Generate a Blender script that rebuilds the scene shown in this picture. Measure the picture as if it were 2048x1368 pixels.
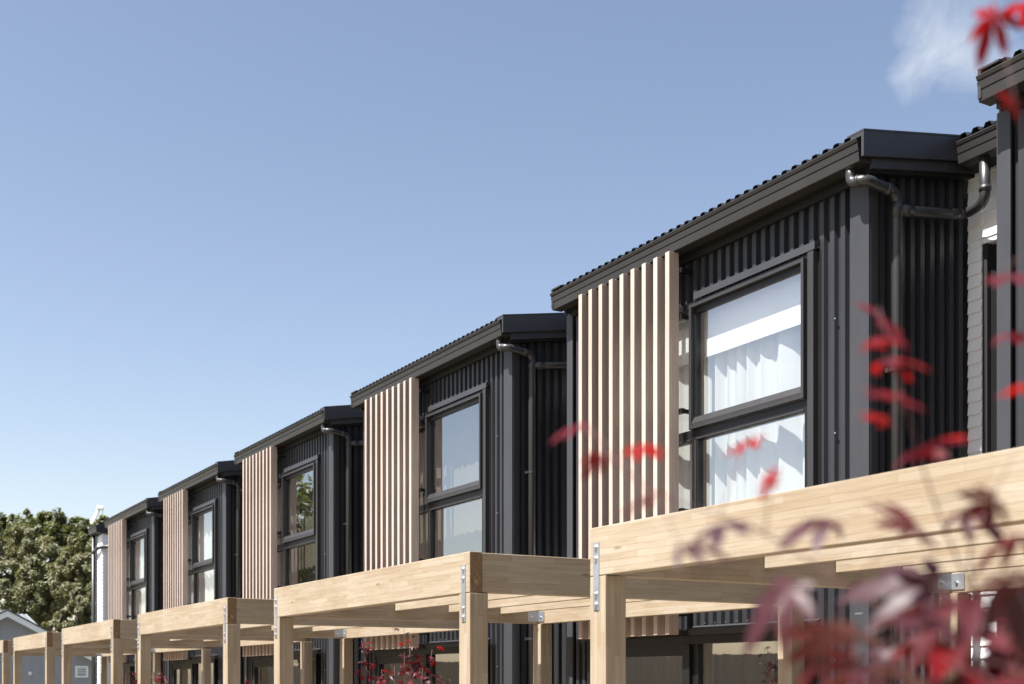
import bpy, math, random
from mathutils import Vector, Matrix
R = math.radians
random.seed(7)
scene = bpy.context.scene
for o in list(bpy.data.objects): bpy.data.objects.remove(o)
C = scene.collection

# ------------------------------------------------------------------ camera
F, VX, HY, CZ = 2490.0, -410.0, 1359.0, 1.55      # focal length in photo pixels, vanishing point of the row, eye height
TH = math.atan((1024 - VX) / F); CT, ST = math.cos(TH), math.sin(TH)
GZ = -0.30                                          # ground level
cd = bpy.data.cameras.new('camera'); cam = bpy.data.objects.new('camera', cd); C.objects.link(cam)
cam.location = (0, 0, CZ); cam.rotation_euler = (R(90), 0, R(90) - TH)
cd.sensor_width = 36; cd.lens = F / 2048 * 36; cd.shift_y = (HY - 684) / 2048
cd.clip_start = 0.05; cd.clip_end = 6000
cd.dof.use_dof = True; cd.dof.focus_distance = 10.5; cd.dof.aperture_fstop = 3.1
scene.camera = cam
RIGHT = Vector((ST, CT, 0)); FWD = Vector((-CT, ST, 0)); UP = Vector((0, 0, 1))
def cam_pt(px, py, z):                              # photo pixel at a given distance along the view axis
    return Vector((0, 0, CZ)) + FWD * z + RIGHT * ((px - 1024) / F * z) + UP * ((HY - py) / F * z)
def on_plane(px, py, D):                            # photo pixel on the vertical plane y = D
    z = F * D / (CT * (px - VX))
    return cam_pt(px, py, z)

# ------------------------------------------------------------------ sky, sun, exposure
SUN = Vector((0.02, 1.0, -1.70)).normalized()       # direction the light travels
elev = math.asin(-SUN.z); azim = math.atan2(-SUN.x, -SUN.y)
w = bpy.data.worlds.new('World'); scene.world = w; w.use_nodes = True
nt = w.node_tree; N = nt.nodes; Lk = nt.links; N.clear()
out = N.new('ShaderNodeOutputWorld'); bg = N.new('ShaderNodeBackground'); bg.inputs[1].default_value = 0.055
sky = N.new('ShaderNodeTexSky'); sky.sky_type = 'NISHITA'; sky.sun_disc = False
sky.sun_elevation = elev; sky.sun_rotation = azim
sky.air_density = 1.0; sky.dust_density = 1.1; sky.ozone_density = 1.0; sky.altitude = 0
tc = N.new('ShaderNodeTexCoord')
def math_node(op, a=None, b=None, clamp=False, tree=None):
    tree = tree or nt
    m = tree.nodes.new('ShaderNodeMath'); m.operation = op; m.use_clamp = clamp
    for i, v in enumerate((a, b)):
        if v is None: continue
        if isinstance(v, (int, float)): m.inputs[i].default_value = v
        else: tree.links.new(v, m.inputs[i])
    return m.outputs[0]
noise = N.new('ShaderNodeTexNoise'); noise.inputs['Scale'].default_value = 13; noise.inputs['Detail'].default_value = 7
noise.inputs['Roughness'].default_value = 0.6; noise.inputs['Distortion'].default_value = 1.1
mp = N.new('ShaderNodeMapping'); mp.inputs['Scale'].default_value = (1, 1, 1.5)
Lk.new(tc.outputs['Generated'], mp.inputs[0]); Lk.new(mp.outputs[0], noise.inputs['Vector'])
dirs = [((FWD + RIGHT * ((1905 - 1024) / F) + UP * ((HY - 75) / F)).normalized(), 0.055, 1.0),
        (Vector((-0.75, -0.62, 0.22)).normalized(), 0.10, 0.8), (Vector((0.6, 0.7, 0.5)).normalized(), 0.12, 0.9),
        (Vector((0.4, -0.8, 0.4)).normalized(), 0.16, 0.9)]
tot = None
for d, rad, amp in dirs:                            # a few small loose clouds about the sky
    vm = N.new('ShaderNodeVectorMath'); vm.operation = 'DISTANCE'; vm.inputs[1].default_value = d
    Lk.new(tc.outputs['Generated'], vm.inputs[0])
    f = math_node('SUBTRACT', 1.0, math_node('DIVIDE', vm.outputs['Value'], rad), clamp=True)
    f = math_node('MULTIPLY', math_node('POWER', f, 0.7), amp)
    tot = f if tot is None else math_node('MAXIMUM', tot, f)
cl = math_node('MULTIPLY', math_node('SUBTRACT', math_node('ADD', noise.outputs['Fac'], math_node('MULTIPLY', tot, 0.55)), 0.66), 2.3, clamp=True)
cl = math_node('MULTIPLY', math_node('MULTIPLY', cl, math_node('MINIMUM', math_node('MULTIPLY', tot, 3), 1.0)), 0.5)
mx = N.new('ShaderNodeMix'); mx.data_type = 'RGBA'
wb = N.new('ShaderNodeMix'); wb.data_type = 'RGBA'; wb.blend_type = 'MULTIPLY'; wb.inputs['Factor'].default_value = 1; wb.inputs['B'].default_value = (1.20, 1.03, 0.93, 1)   # the photograph's white balance
Lk.new(sky.outputs[0], wb.inputs['A']); gm = N.new('ShaderNodeGamma'); gm.inputs[1].default_value = 1.08; Lk.new(wb.outputs['Result'], gm.inputs[0])
Lk.new(cl, mx.inputs['Factor']); Lk.new(gm.outputs[0], mx.inputs['A']); mx.inputs['B'].default_value = (5.6, 5.9, 6.2, 1)
Lk.new(mx.outputs['Result'], bg.inputs[0]); Lk.new(bg.outputs[0], out.inputs[0])

sd = bpy.data.lights.new('sun', 'SUN'); sun = bpy.data.objects.new('sun', sd); C.objects.link(sun)
sd.energy = 5.0; sd.angle = R(0.53); sd.color = (1.0, 0.975, 0.94)
sun.rotation_euler = SUN.to_track_quat('-Z', 'Y').to_euler(); sun.location = (0, -20, 30)
vs = scene.view_settings; vs.view_transform = 'Standard'; vs.look = 'None'; vs.gamma = 1; vs.use_curve_mapping = False
vs.exposure = 1.68
scene.render.engine = 'CYCLES'
scene.cycles.max_bounces = 8; scene.cycles.transparent_max_bounces = 12

# ------------------------------------------------------------------ materials
MATS = {}
def new_mat(name):
    m = bpy.data.materials.new(name); m.use_nodes = True; MATS[name] = m
    return m, m.node_tree, m.node_tree.nodes['Principled BSDF']
def ramp(tree, fac, cols):
    r = tree.nodes.new('ShaderNodeValToRGB'); e = r.color_ramp.elements
    while len(e) < len(cols): e.new(0.5)
    for k, (p, c) in enumerate(cols): e[k].position = p; e[k].color = (*c, 1)
    tree.links.new(fac, r.inputs[0]); return r.outputs[0]
def coords(tree, scale=(1, 1, 1), kind='Object'):
    t = tree.nodes.new('ShaderNodeTexCoord'); m = tree.nodes.new('ShaderNodeMapping')
    m.inputs['Scale'].default_value = scale; tree.links.new(t.outputs[kind], m.inputs[0]); return m.outputs[0]
def noise_tex(tree, vec, scale, detail=4, rough=0.55, dist=0.0):
    n = tree.nodes.new('ShaderNodeTexNoise'); n.inputs['Scale'].default_value = scale; n.inputs['Detail'].default_value = detail
    n.inputs['Roughness'].default_value = rough; n.inputs['Distortion'].default_value = dist
    tree.links.new(vec, n.inputs['Vector']); return n.outputs['Fac']
def mix_col(tree, fac, a, b, mode='MIX'):
    m = tree.nodes.new('ShaderNodeMix'); m.data_type = 'RGBA'; m.blend_type = mode
    for s, v in (('Factor', fac), ('A', a), ('B', b)):
        if isinstance(v, (int, float)): m.inputs[s].default_value = v
        elif isinstance(v, tuple): m.inputs[s].default_value = (*v, 1)
        else: tree.links.new(v, m.inputs[s])
    return m.outputs['Result']
def bump(tree, bs, h, strength, dist=0.01):
    b = tree.nodes.new('ShaderNodeBump'); b.inputs['Strength'].default_value = strength; b.inputs['Distance'].default_value = dist
    tree.links.new(h, b.inputs['Height']); tree.links.new(b.outputs[0], bs.inputs['Normal'])
def painted(name, col, rough, var=0.15, spec=0.5, metal=0.0, streak=True):
    m, t, b = new_mat(name)
    v = coords(t, (1, 1, 0.25) if streak else (1, 1, 1))
    n1 = noise_tex(t, v, 3.5, 6, 0.6); n2 = noise_tex(t, v, 90, 2)
    k = math_node('ADD', math_node('MULTIPLY', n1, 0.7, tree=t), math_node('MULTIPLY', n2, 0.3, tree=t), tree=t)
    lo = tuple(c * (1 - var) for c in col); hi = tuple(min(1, c * (1 + var)) for c in col)
    t.links.new(ramp(t, k, [(0.3, lo), (0.7, hi)]), b.inputs['Base Color'])
    rr = t.nodes.new('ShaderNodeMapRange'); rr.inputs['To Min'].default_value = rough * 0.85; rr.inputs['To Max'].default_value = rough * 1.2
    t.links.new(n1, rr.inputs[0]); t.links.new(rr.outputs[0], b.inputs['Roughness'])
    b.inputs['Specular IOR Level'].default_value = spec; b.inputs['Metallic'].default_value = metal
    bump(t, b, n1, 0.05, 0.01)
    return m
painted('cladding', (0.024, 0.025, 0.029), 0.38, spec=0.32)
painted('flashing', (0.035, 0.036, 0.041), 0.42, spec=0.30)
painted('gutter', (0.0225, 0.0205, 0.0195), 0.42, spec=0.4)
painted('frame', (0.007, 0.007, 0.0075), 0.42, spec=0.35)
painted('sash', (0.026, 0.025, 0.026), 0.40, spec=0.4)
painted('pipe', (0.026, 0.025, 0.026), 0.38)
painted('soffit', (0.006, 0.006, 0.006), 0.6, spec=0.3)
painted('weatherboard', (0.84, 0.85, 0.87), 0.5, 0.05)
painted('plaster', (0.50, 0.47, 0.41), 0.8, 0.05)
painted('pelmet_white', (0.82, 0.82, 0.81), 0.6, 0.03)
painted('render_grey', (0.29, 0.295, 0.335), 0.85, 0.10, streak=True)
painted('white_paint', (0.78, 0.79, 0.81), 0.5, 0.05)
painted('roof_grey', (0.07, 0.075, 0.085), 0.5)
painted('roof_pale', (0.13, 0.14, 0.15), 0.5)
painted('concrete', (0.22, 0.175, 0.125), 0.9, 0.2, streak=False)
painted('crane_white', (0.8, 0.8, 0.8), 0.4, 0.05)
painted('chalk', (0.20, 0.20, 0.20), 0.9, 0.05)
painted('galvanised', (0.36, 0.38, 0.41), 0.48, 0.18, metal=0.85, streak=False)
painted('bolt_steel', (0.55, 0.56, 0.58), 0.28, 0.12, metal=0.95, streak=False)

def timber(name, light, dark, mort):                # laminated, finger-jointed pine: length runs along the mesh's own x
    m, t, b = new_mat(name)
    tcn = t.nodes.new('ShaderNodeTexCoord'); sp = t.nodes.new('ShaderNodeSeparateXYZ'); t.links.new(tcn.outputs['Object'], sp.inputs[0])
    oi = t.nodes.new('ShaderNodeObjectInfo')
    yz = math_node('ADD', sp.outputs['Y'], sp.outputs['Z'], tree=t)
    xo = math_node('ADD', sp.outputs['X'], math_node('MULTIPLY', oi.outputs['Random'], 9.0, tree=t), tree=t)
    cb = t.nodes.new('ShaderNodeCombineXYZ'); t.links.new(xo, cb.inputs[0]); t.links.new(yz, cb.inputs[1])
    br = t.nodes.new('ShaderNodeTexBrick'); t.links.new(cb.outputs[0], br.inputs['Vector'])
    br.inputs['Scale'].default_value = 1; br.inputs['Brick Width'].default_value = 0.42; br.inputs['Row Height'].default_value = 0.036
    br.inputs['Mortar Size'].default_value = 0.0006; br.inputs['Mortar Smooth'].default_value = 0.3; br.inputs['Bias'].default_value = 0.0
    br.offset = 0.37; br.offset_frequency = 2; br.squash = 0.8; br.squash_frequency = 3
    br.inputs['Color1'].default_value = (*light, 1); br.inputs['Color2'].default_value = (*dark, 1); br.inputs['Mortar'].default_value = (*mort, 1)
    gv = t.nodes.new('ShaderNodeCombineXYZ'); t.links.new(math_node('MULTIPLY', xo, 2.2, tree=t), gv.inputs[0])
    t.links.new(math_node('MULTIPLY', sp.outputs['Y'], 55.0, tree=t), gv.inputs[1]); t.links.new(math_node('MULTIPLY', sp.outputs['Z'], 55.0, tree=t), gv.inputs[2])
    g = noise_tex(t, gv.outputs[0], 1.6, 6, 0.65, 0.8)
    gr = ramp(t, g, [(0.25, (0.72, 0.66, 0.58)), (0.5, (0.98, 0.97, 0.95)), (0.8, (1.08, 1.07, 1.04))])
    col = mix_col(t, 0.95, br.outputs['Color'], gr, 'MULTIPLY')
    big = noise_tex(t, cb.outputs[0], 1.1, 3)
    tint = ramp(t, big, [(0.3, (0.80, 0.73, 0.64)), (0.55, (1.0, 1.0, 1.0)), (0.75, (1.10, 1.11, 1.13))])
    col = mix_col(t, 0.6, col, tint, 'MULTIPLY')
    v = t.nodes.new('ShaderNodeTexVoronoi'); v.inputs['Scale'].default_value = 1.0; v.inputs['Randomness'].default_value = 1
    kv = t.nodes.new('ShaderNodeCombineXYZ'); t.links.new(math_node('MULTIPLY', xo, 1.5, tree=t), kv.inputs[0]); t.links.new(math_node('MULTIPLY', yz, 7.0, tree=t), kv.inputs[1])
    t.links.new(kv.outputs[0], v.inputs['Vector'])
    knot = ramp(t, v.outputs['Distance'], [(0.03, (0.30, 0.20, 0.13)), (0.085, (1, 1, 1))])
    col = mix_col(t, 0.7, col, knot, 'MULTIPLY')
    t.links.new(col, b.inputs['Base Color']); b.inputs['Roughness'].default_value = 0.62; b.inputs['Specular IOR Level'].default_value = 0.3
    bump(t, b, g, 0.12, 0.004)
timber('timber', (0.294, 0.252, 0.193), (0.254, 0.202, 0.140), (0.14, 0.10, 0.06))
m, t, b = new_mat('end_grain')
v = coords(t, (1, 1, 1)); n1 = noise_tex(t, v, 25, 5, 0.7, 1.5); n2 = noise_tex(t, v, 160, 2)
c = ramp(t, n1, [(0.3, (0.085, 0.045, 0.02)), (0.6, (0.19, 0.115, 0.055)), (0.78, (0.33, 0.22, 0.12))])
t.links.new(mix_col(t, 0.3, c, ramp(t, n2, [(0.3, (0.4, 0.35, 0.3)), (0.7, (1, 1, 1))]), 'MULTIPLY'), b.inputs['Base Color']); b.inputs['Roughness'].default_value = 0.85

m, t, b = new_mat('batten_wood')                    # timber-look battens, grain upright
v = coords(t, (95, 95, 1.6)); n1 = noise_tex(t, v, 1.0, 6, 0.6, 0.6); v2 = coords(t, (260, 260, 5)); n2 = noise_tex(t, v2, 1.0, 3)
oi = t.nodes.new('ShaderNodeObjectInfo')
c = ramp(t, n1, [(0.25, (0.29, 0.228, 0.185)), (0.5, (0.40, 0.322, 0.276)), (0.78, (0.49, 0.408, 0.358))])
c = mix_col(t, 0.35, c, ramp(t, n2, [(0.3, (0.6, 0.55, 0.5)), (0.7, (1.1, 1.1, 1.1))]), 'MULTIPLY')
c = mix_col(t, 0.5, c, ramp(t, oi.outputs['Random'], [(0, (0.76, 0.73, 0.70)), (1, (1.14, 1.14, 1.15))]), 'MULTIPLY')
t.links.new(c, b.inputs['Base Color']); b.inputs['Roughness'].default_value = 0.55; b.inputs['Specular IOR Level'].default_value = 0.35

m, t, b = new_mat('glass')                          # double glazing: clear, with a strong mirror of the sky at an angle
for n in list(t.nodes): t.nodes.remove(n)
o = t.nodes.new('ShaderNodeOutputMaterial'); mix = t.nodes.new('ShaderNodeMixShader'); tr = t.nodes.new('ShaderNodeBsdfTransparent'); gl = t.nodes.new('ShaderNodeBsdfGlossy')
tr.inputs[0].default_value = (0.90, 0.92, 0.90, 1); gl.inputs[0].default_value = (0.95, 0.97, 1, 1); gl.inputs['Roughness'].default_value = 0.0
lw = t.nodes.new('ShaderNodeLayerWeight'); lw.inputs[0].default_value = 0.5        # same from both sides of the pane
fac = math_node('ADD', math_node('MULTIPLY', math_node('POWER', lw.outputs['Facing'], 4.0, tree=t), 0.62, tree=t), 0.36, tree=t)
gv = coords(t); gn = noise_tex(t, gv, 1.3, 2); gb = t.nodes.new('ShaderNodeBump'); gb.inputs['Strength'].default_value = 0.06; gb.inputs['Distance'].default_value = 0.02   # slightly wavy reflections
t.links.new(gn, gb.inputs['Height']); t.links.new(gb.outputs[0], gl.inputs['Normal'])
t.links.new(fac, mix.inputs[0]); t.links.new(tr.outputs[0], mix.inputs[1]); t.links.new(gl.outputs[0], mix.inputs[2]); t.links.new(mix.outputs[0], o.inputs[0])

def cloth(name, col, trans):
    m, t, b = new_mat(name)
    for n in list(t.nodes): t.nodes.remove(n)
    o = t.nodes.new('ShaderNodeOutputMaterial'); mix = t.nodes.new('ShaderNodeMixShader'); mix.inputs[0].default_value = trans
    d = t.nodes.new('ShaderNodeBsdfDiffuse'); tl = t.nodes.new('ShaderNodeBsdfTranslucent')
    v = coords(t, (240, 240, 240)); n1 = noise_tex(t, v, 1, 2)
    c = ramp(t, n1, [(0.3, tuple(x * 0.88 for x in col)), (0.7, col)])
    for s in (d, tl): t.links.new(c, s.inputs[0])
    t.links.new(d.outputs[0], mix.inputs[1]); t.links.new(tl.outputs[0], mix.inputs[2]); t.links.new(mix.outputs[0], o.inputs[0])
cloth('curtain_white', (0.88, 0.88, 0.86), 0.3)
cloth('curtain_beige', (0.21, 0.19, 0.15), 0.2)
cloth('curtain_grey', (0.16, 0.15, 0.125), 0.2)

def foliage(name, cols, trans_col, trans=0.35, rough=0.5, per_face=True, freq=0.9):
    m, t, b = new_mat(name)
    o = [n for n in t.nodes if n.type == 'OUTPUT_MATERIAL'][0]
    if per_face:
        g = t.nodes.new('ShaderNodeAttribute'); g.attribute_name = 'tone'; fac = g.outputs['Fac']
    else:
        oi = t.nodes.new('ShaderNodeObjectInfo'); fac = oi.outputs['Random']
    c = ramp(t, fac, [(k / (len(cols) - 1), x) for k, x in enumerate(cols)])
    t.links.new(c, b.inputs['Base Color']); b.inputs['Roughness'].default_value = rough; b.inputs['Specular IOR Level'].default_value = {'leaf_red': 0.12, 'leaf_maroon': 0.28}.get(name, 0.4)
    tl = t.nodes.new('ShaderNodeBsdfTranslucent'); tl.inputs[0].default_value = (*trans_col, 1)
    mix = t.nodes.new('ShaderNodeMixShader'); mix.inputs[0].default_value = trans
    t.links.new(b.outputs[0], mix.inputs[1]); t.links.new(tl.outputs[0], mix.inputs[2]); t.links.new(mix.outputs[0], o.inputs[0])
foliage('leaf_grey_green', [(0.055, 0.057, 0.024), (0.125, 0.122, 0.055), (0.20, 0.19, 0.105)], (0.22, 0.22, 0.06), 0.26)
foliage('leaf_dark_green', [(0.026, 0.036, 0.010), (0.065, 0.075, 0.018), (0.125, 0.125, 0.028)], (0.18, 0.20, 0.03), 0.28)
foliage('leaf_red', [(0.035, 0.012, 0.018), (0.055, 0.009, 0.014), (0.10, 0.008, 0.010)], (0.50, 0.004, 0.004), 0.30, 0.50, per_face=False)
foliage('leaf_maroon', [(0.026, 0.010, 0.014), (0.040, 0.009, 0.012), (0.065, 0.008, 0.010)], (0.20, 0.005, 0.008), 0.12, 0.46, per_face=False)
foliage('leaf_red_mass', [(0.035, 0.012, 0.018), (0.055, 0.009, 0.014), (0.10, 0.008, 0.010)], (0.34, 0.006, 0.008), 0.24, 0.48)
painted('bark', (0.10, 0.075, 0.055), 0.9, 0.35, streak=False)
painted('bark_red', (0.09, 0.035, 0.035), 0.7, 0.3, streak=False)

m, t, b = new_mat('lawn')
v = coords(t); n1 = noise_tex(t, v, 0.35, 6); n2 = noise_tex(t, v, 22, 4)
c = ramp(t, n1, [(0.3, (0.06, 0.068, 0.035)), (0.6, (0.105, 0.10, 0.06)), (0.8, (0.16, 0.145, 0.095))])
t.links.new(mix_col(t, 0.5, c, ramp(t, n2, [(0.3, (0.6, 0.6, 0.6)), (0.7, (1.2, 1.2, 1.2))]), 'MULTIPLY'), b.inputs['Base Color']); b.inputs['Roughness'].default_value = 0.95
bump(t, b, n2, 0.5, 0.03)

# ------------------------------------------------------------------ mesh helpers
class MB:
    def __init__(s): s.v = []; s.f = []; s.m = []
    def add(s, vs, fs, mat=0):
        k = len(s.v); s.v += [tuple(p) for p in vs]; s.f += [tuple(i + k for i in f) for f in fs]
        s.m += mat if isinstance(mat, list) else [mat] * len(fs); return s
    def box(s, x0, x1, y0, y1, z0, z1, mat=0):
        return s.add([(x0, y0, z0), (x1, y0, z0), (x1, y1, z0), (x0, y1, z0), (x0, y0, z1), (x1, y0, z1), (x1, y1, z1), (x0, y1, z1)],
                     [(3, 2, 1, 0), (4, 5, 6, 7), (0, 1, 5, 4), (1, 2, 6, 5), (2, 3, 7, 6), (3, 0, 4, 7)], mat)
    def prism_x(s, prof, x0, x1, mat=0):           # polygon of (y, z) extruded along x
        n = len(prof); vs = [(x0, y, z) for y, z in prof] + [(x1, y, z) for y, z in prof]
        fs = [(i, (i + 1) % n, n + (i + 1) % n, n + i) for i in range(n)] + [tuple(range(n))[::-1], tuple(range(n, 2 * n))]
        return s.add(vs, fs, mat)
    def tube(s, path, rad, n=12, mat=0, caps=True):
        path = [Vector(p) for p in path]; rr = rad if isinstance(rad, (list, tuple)) else [rad] * len(path)
        vs = []; fs = []; prev = None
        for i, p in enumerate(path):
            d = (path[min(i + 1, len(path) - 1)] - path[max(i - 1, 0)]).normalized()
            a = prev if prev else (Vector((1, 0, 0)) if abs(d.x) < 0.9 else Vector((0, 1, 0)))
            a = (a - d * a.dot(d)).normalized(); b_ = d.cross(a); prev = a
            for k in range(n):
                th = 2 * math.pi * k / n; vs.append(p + (a * math.cos(th) + b_ * math.sin(th)) * rr[i])
        for i in range(len(path) - 1):
            for k in range(n): fs.append((i * n + k, i * n + (k + 1) % n, (i + 1) * n + (k + 1) % n, (i + 1) * n + k))
        if caps: fs += [tuple(range(n))[::-1], tuple(range((len(path) - 1) * n, len(path) * n))]
        return s.add(vs, fs, mat)
    def mesh(s, name, smooth=False):
        me = bpy.data.meshes.new(name); me.from_pydata(s.v, [], s.f); me.update()
        if any(s.m): me.polygons.foreach_set('material_index', s.m)
        if smooth: me.polygons.foreach_set('use_smooth', [True] * len(me.polygons))
        return me
    def build(s, name, mats, parent=None, smooth=False, bevel=0, off=None, label=None):
        if off: s.v = [(x - off[0], y - off[1], z - off[2]) for x, y, z in s.v]
        me = s.mesh(name, smooth)
        for mm in (mats if isinstance(mats, (list, tuple)) else [mats]): me.materials.append(MATS[mm])
        return link(name, me, parent, bevel, label)
def link(name, me, parent=None, bevel=0, label=None):
    o = bpy.data.objects.new(name, me); C.objects.link(o); o.parent = parent
    if bevel:
        md = o.modifiers.new('bevel', 'BEVEL'); md.width = bevel; md.segments = 2; md.limit_method = 'ANGLE'; md.angle_limit = R(40)
    if label: o['label'] = label
    return o
def tag(o, label, cat, group=None):
    o['label'] = label; o['category'] = cat
    if group: o['group'] = group
    return o
def thing(name, label, cat, loc, group=None):
    o = bpy.data.objects.new(name, None); C.objects.link(o); o.location = loc; o.empty_display_size = 0.2
    return tag(o, label, cat, group)
def copy_tree(o, parent=None):
    c = o.copy(); C.objects.link(c); c.parent = parent
    for ch in list(o.children): copy_tree(ch, c)
    return c
def rounded(path, r, seg=6):                       # polyline with rounded corners
    P = [Vector(p) for p in path]; o = [P[0]]
    for i in range(1, len(P) - 1):
        a = (P[i - 1] - P[i]); b_ = (P[i + 1] - P[i]); k = min(r, a.length * 0.49, b_.length * 0.49)
        A = P[i] + a.normalized() * k; B = P[i] + b_.normalized() * k
        for j in range(seg + 1):
            u = j / seg; o.append(A * (1 - u) ** 2 + P[i] * 2 * u * (1 - u) + B * u * u)
    return o + [P[-1]]

# ------------------------------------------------------------------ ground
g = MB(); S = 2500
g.add([(-S, -S, GZ), (S, -S, GZ), (S, S, GZ), (-S, S, GZ)], [(0, 1, 2, 3)])
o = g.build('ground', 'lawn'); o['kind'] = 'structure'
g = MB(); g.box(-34, 6, -0.4, 7.06, GZ - 0.1, GZ + 0.03)
o = g.build('courtyard_paving', 'concrete'); o['kind'] = 'structure'
g = MB(); g.box(-60, 20, -6.0, -1.6, GZ - 0.1, GZ + 0.012)
o = g.build('path', 'concrete'); o['kind'] = 'structure'

# ------------------------------------------------------------------ townhouse
L = 5.40
PITCH, RD = 0.1145, 0.036
def rib_line(a0, a1, base, start, depth=RD, pitch=PITCH, out=-1, pan=0.42, slope=0.085):
    """corner points (a, b) of a trapezoidal sheet between a0 and a1; b = base on the pans, base + out*depth on the ribs"""
    pts = []
    def h(a):
        u = ((a - start) / pitch) % 1.0
        if u < pan: return 0.0
        if u < pan + slope: return (u - pan) / slope
        if u < 1 - slope: return 1.0
        return (1 - u) / slope
    marks = {a0, a1}; k = math.floor((a0 - start) / pitch) - 1
    while start + k * pitch < a1 + pitch:
        for q in (0, pan, pan + slope, 1 - slope):
            a = start + (k + q) * pitch
            if a0 < a < a1: marks.add(a)
        k += 1
    return [(a, base + out * depth * h(a)) for a in sorted(marks)]
def sheet(mb, x0, x1, z0, z1, y=7.081, start=-10.95):
    p = rib_line(x0, x1, y, start); n = len(p)
    mb.add([(a, b_, z0) for a, b_ in p] + [(a, b_, z1) for a, b_ in p], [(i, i + 1, n + i + 1, n + i) for i in range(n - 1)])
SL = 0.172                                          # roof pitch (rise per metre)
OX, OY = -8.93, 7.05
OFF = (OX, OY, GZ)
proto = thing('townhouse', 'x', 'house', (OX, OY, GZ))
def P_(mb, name, mats, parent=None, smooth=False, bevel=0): return mb.build(name, mats, parent or proto, smooth, bevel, OFF)

mb = MB()
sheet(mb, -10.95, -6.99, 4.97, 5.37); sheet(mb, -7.40, -6.99, GZ, 4.97); sheet(mb, -10.95, -7.40, 2.0, 2.745)
sheet(mb, -10.95, -9.90, 2.745, 4.97); sheet(mb, -10.95, -10.62, GZ, 2.0)
P_(mb, 'wall_cladding', 'cladding')
mb = MB()                                           # screws along the ribs
for k in range(4):
    xx = -10.95 + PITCH * (32 + 0.7)
for zz in (4.37, 3.476, 2.58, 1.70):
    mb.tube([(-7.168, 7.046, zz), (-7.168, 7.038, zz)], 0.007, 8)
for k in range(9): mb.tube([(-8.78 + k * 3 * PITCH * 0.42, 7.05, 2.052 + 0.0), (-8.78 + k * 3 * PITCH * 0.42, 7.038, 2.052)], 0.007, 8)
P_(mb, 'screws', 'bolt_steel')['kind'] = 'stuff'
mb = MB(); mb.box(-7.0, -6.806, 7.03, 7.05, GZ, 5.37); mb.box(-6.826, -6.804, 7.05, 7.13, GZ, 5.37); P_(mb, 'corner_flashing', 'flashing', bevel=0.003)
mb = MB(); mb.box(-11.05, -10.94, 7.028, 7.05, GZ, 5.37); mb.box(-11.052, -11.03, 7.05, 13.4, GZ, 5.43); P_(mb, 'corner_flashing', 'flashing', bevel=0.003)
mb = MB(); p = rib_line(7.13, 8.12, -6.845, 7.10, out=1, pitch=0.109); n = len(p)
mb.add([(b_, a, GZ) for a, b_ in p] + [(b_, a, 5.40 + SL * (a - 7.0)) for a, b_ in p], [(i, i + 1, n + i + 1, n + i) for i in range(n - 1)])
P_(mb, 'return_cladding', 'cladding')
mb = MB(); mb.box(-6.92, -6.87, 7.10, 13.3, GZ, 5.43); mb.box(-11.0, -5.66, 13.3, 13.4, GZ, 5.5); P_(mb, 'rear_walls', 'cladding')
# roof
mb = MB(); p = rib_line(-10.93, -6.79, 0.0, -10.93, depth=0.036, out=1, pan=0.30, slope=0.17); n = len(p)
def roof_z(y): return 5.578 + SL * (y - 6.84)
mb.add([(a, 6.845, roof_z(6.845) + b_) for a, b_ in p] + [(a, 13.5, roof_z(13.5) + b_) for a, b_ in p], [(i, i + 1, n + i + 1, n + i) for i in range(n - 1)])
roof = P_(mb, 'roof', 'cladding')
mb = MB(); mb.prism_x([(6.95, 5.402), (7.06, 5.402), (13.4, 5.402 + SL * 6.34), (13.4, roof_z(13.4) - 0.01), (6.95, roof_z(6.95) - 0.01)], -11.0, -6.735); P_(mb, 'soffit', 'soffit')
mb = MB(); mb.box(-10.94, -6.83, 7.012, 7.046, 5.335, 5.40); P_(mb, 'soffit_trim', 'soffit', bevel=0.002)
GP = [(6.96, 5.40), (6.850, 5.40), (6.846, 5.404), (6.837, 5.468), (6.845, 5.472), (6.845, 5.477), (6.836, 5.481), (6.827, 5.527), (6.836, 5.531), (6.836, 5.536), (6.824, 5.540), (6.814, 5.563), (6.820, 5.570), (6.96, 5.570)]
mb = MB(); mb.prism_x(GP, -11.045, -6.722); P_(mb, 'gutter', 'gutter')
for x0, x1, nm in ((-6.690, -6.665, 'barge_flashing'), (-11.045, -11.02, 'barge_flashing')):
    mb = MB(); mb.prism_x([(6.832, 5.418), (6.832, 5.600), (13.5, 5.600 + SL * 6.668), (13.5, 5.418 + SL * 6.668)], x0, x1)
    s_ = 1 if x0 > -8 else -1; xx = sorted((x1 if s_ > 0 else x0, (x1 if s_ > 0 else x0) - s_ * 0.17))
    mb.prism_x([(6.832, 5.602), (6.832, 5.618), (13.5, 5.618 + SL * 6.668), (13.5, 5.602 + SL * 6.668)], xx[0], xx[1])
    if s_ > 0: mb.box(-6.80, -6.690, 6.834, 6.846, 5.572, 5.602)
    P_(mb, nm, 'flashing', bevel=0.002)
    lx = (-6.733, -6.705) if s_ > 0 else (-11.0, -10.97)
    mb = MB(); mb.prism_x([(6.962, 5.364), (6.962, 5.445), (13.45, 5.445 + SL * 6.488), (13.45, 5.364 + SL * 6.488)], *lx); P_(mb, 'barge_fascia', 'flashing', bevel=0.002)
mb = MB(); mb.prism_x([(6.97, 5.340), (6.97, 5.42), (13.4, 5.42 + SL * 6.4), (13.4, 5.340 + SL * 6.4)], -6.80, -6.734); P_(mb, 'barge_soffit', 'soffit')
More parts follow.
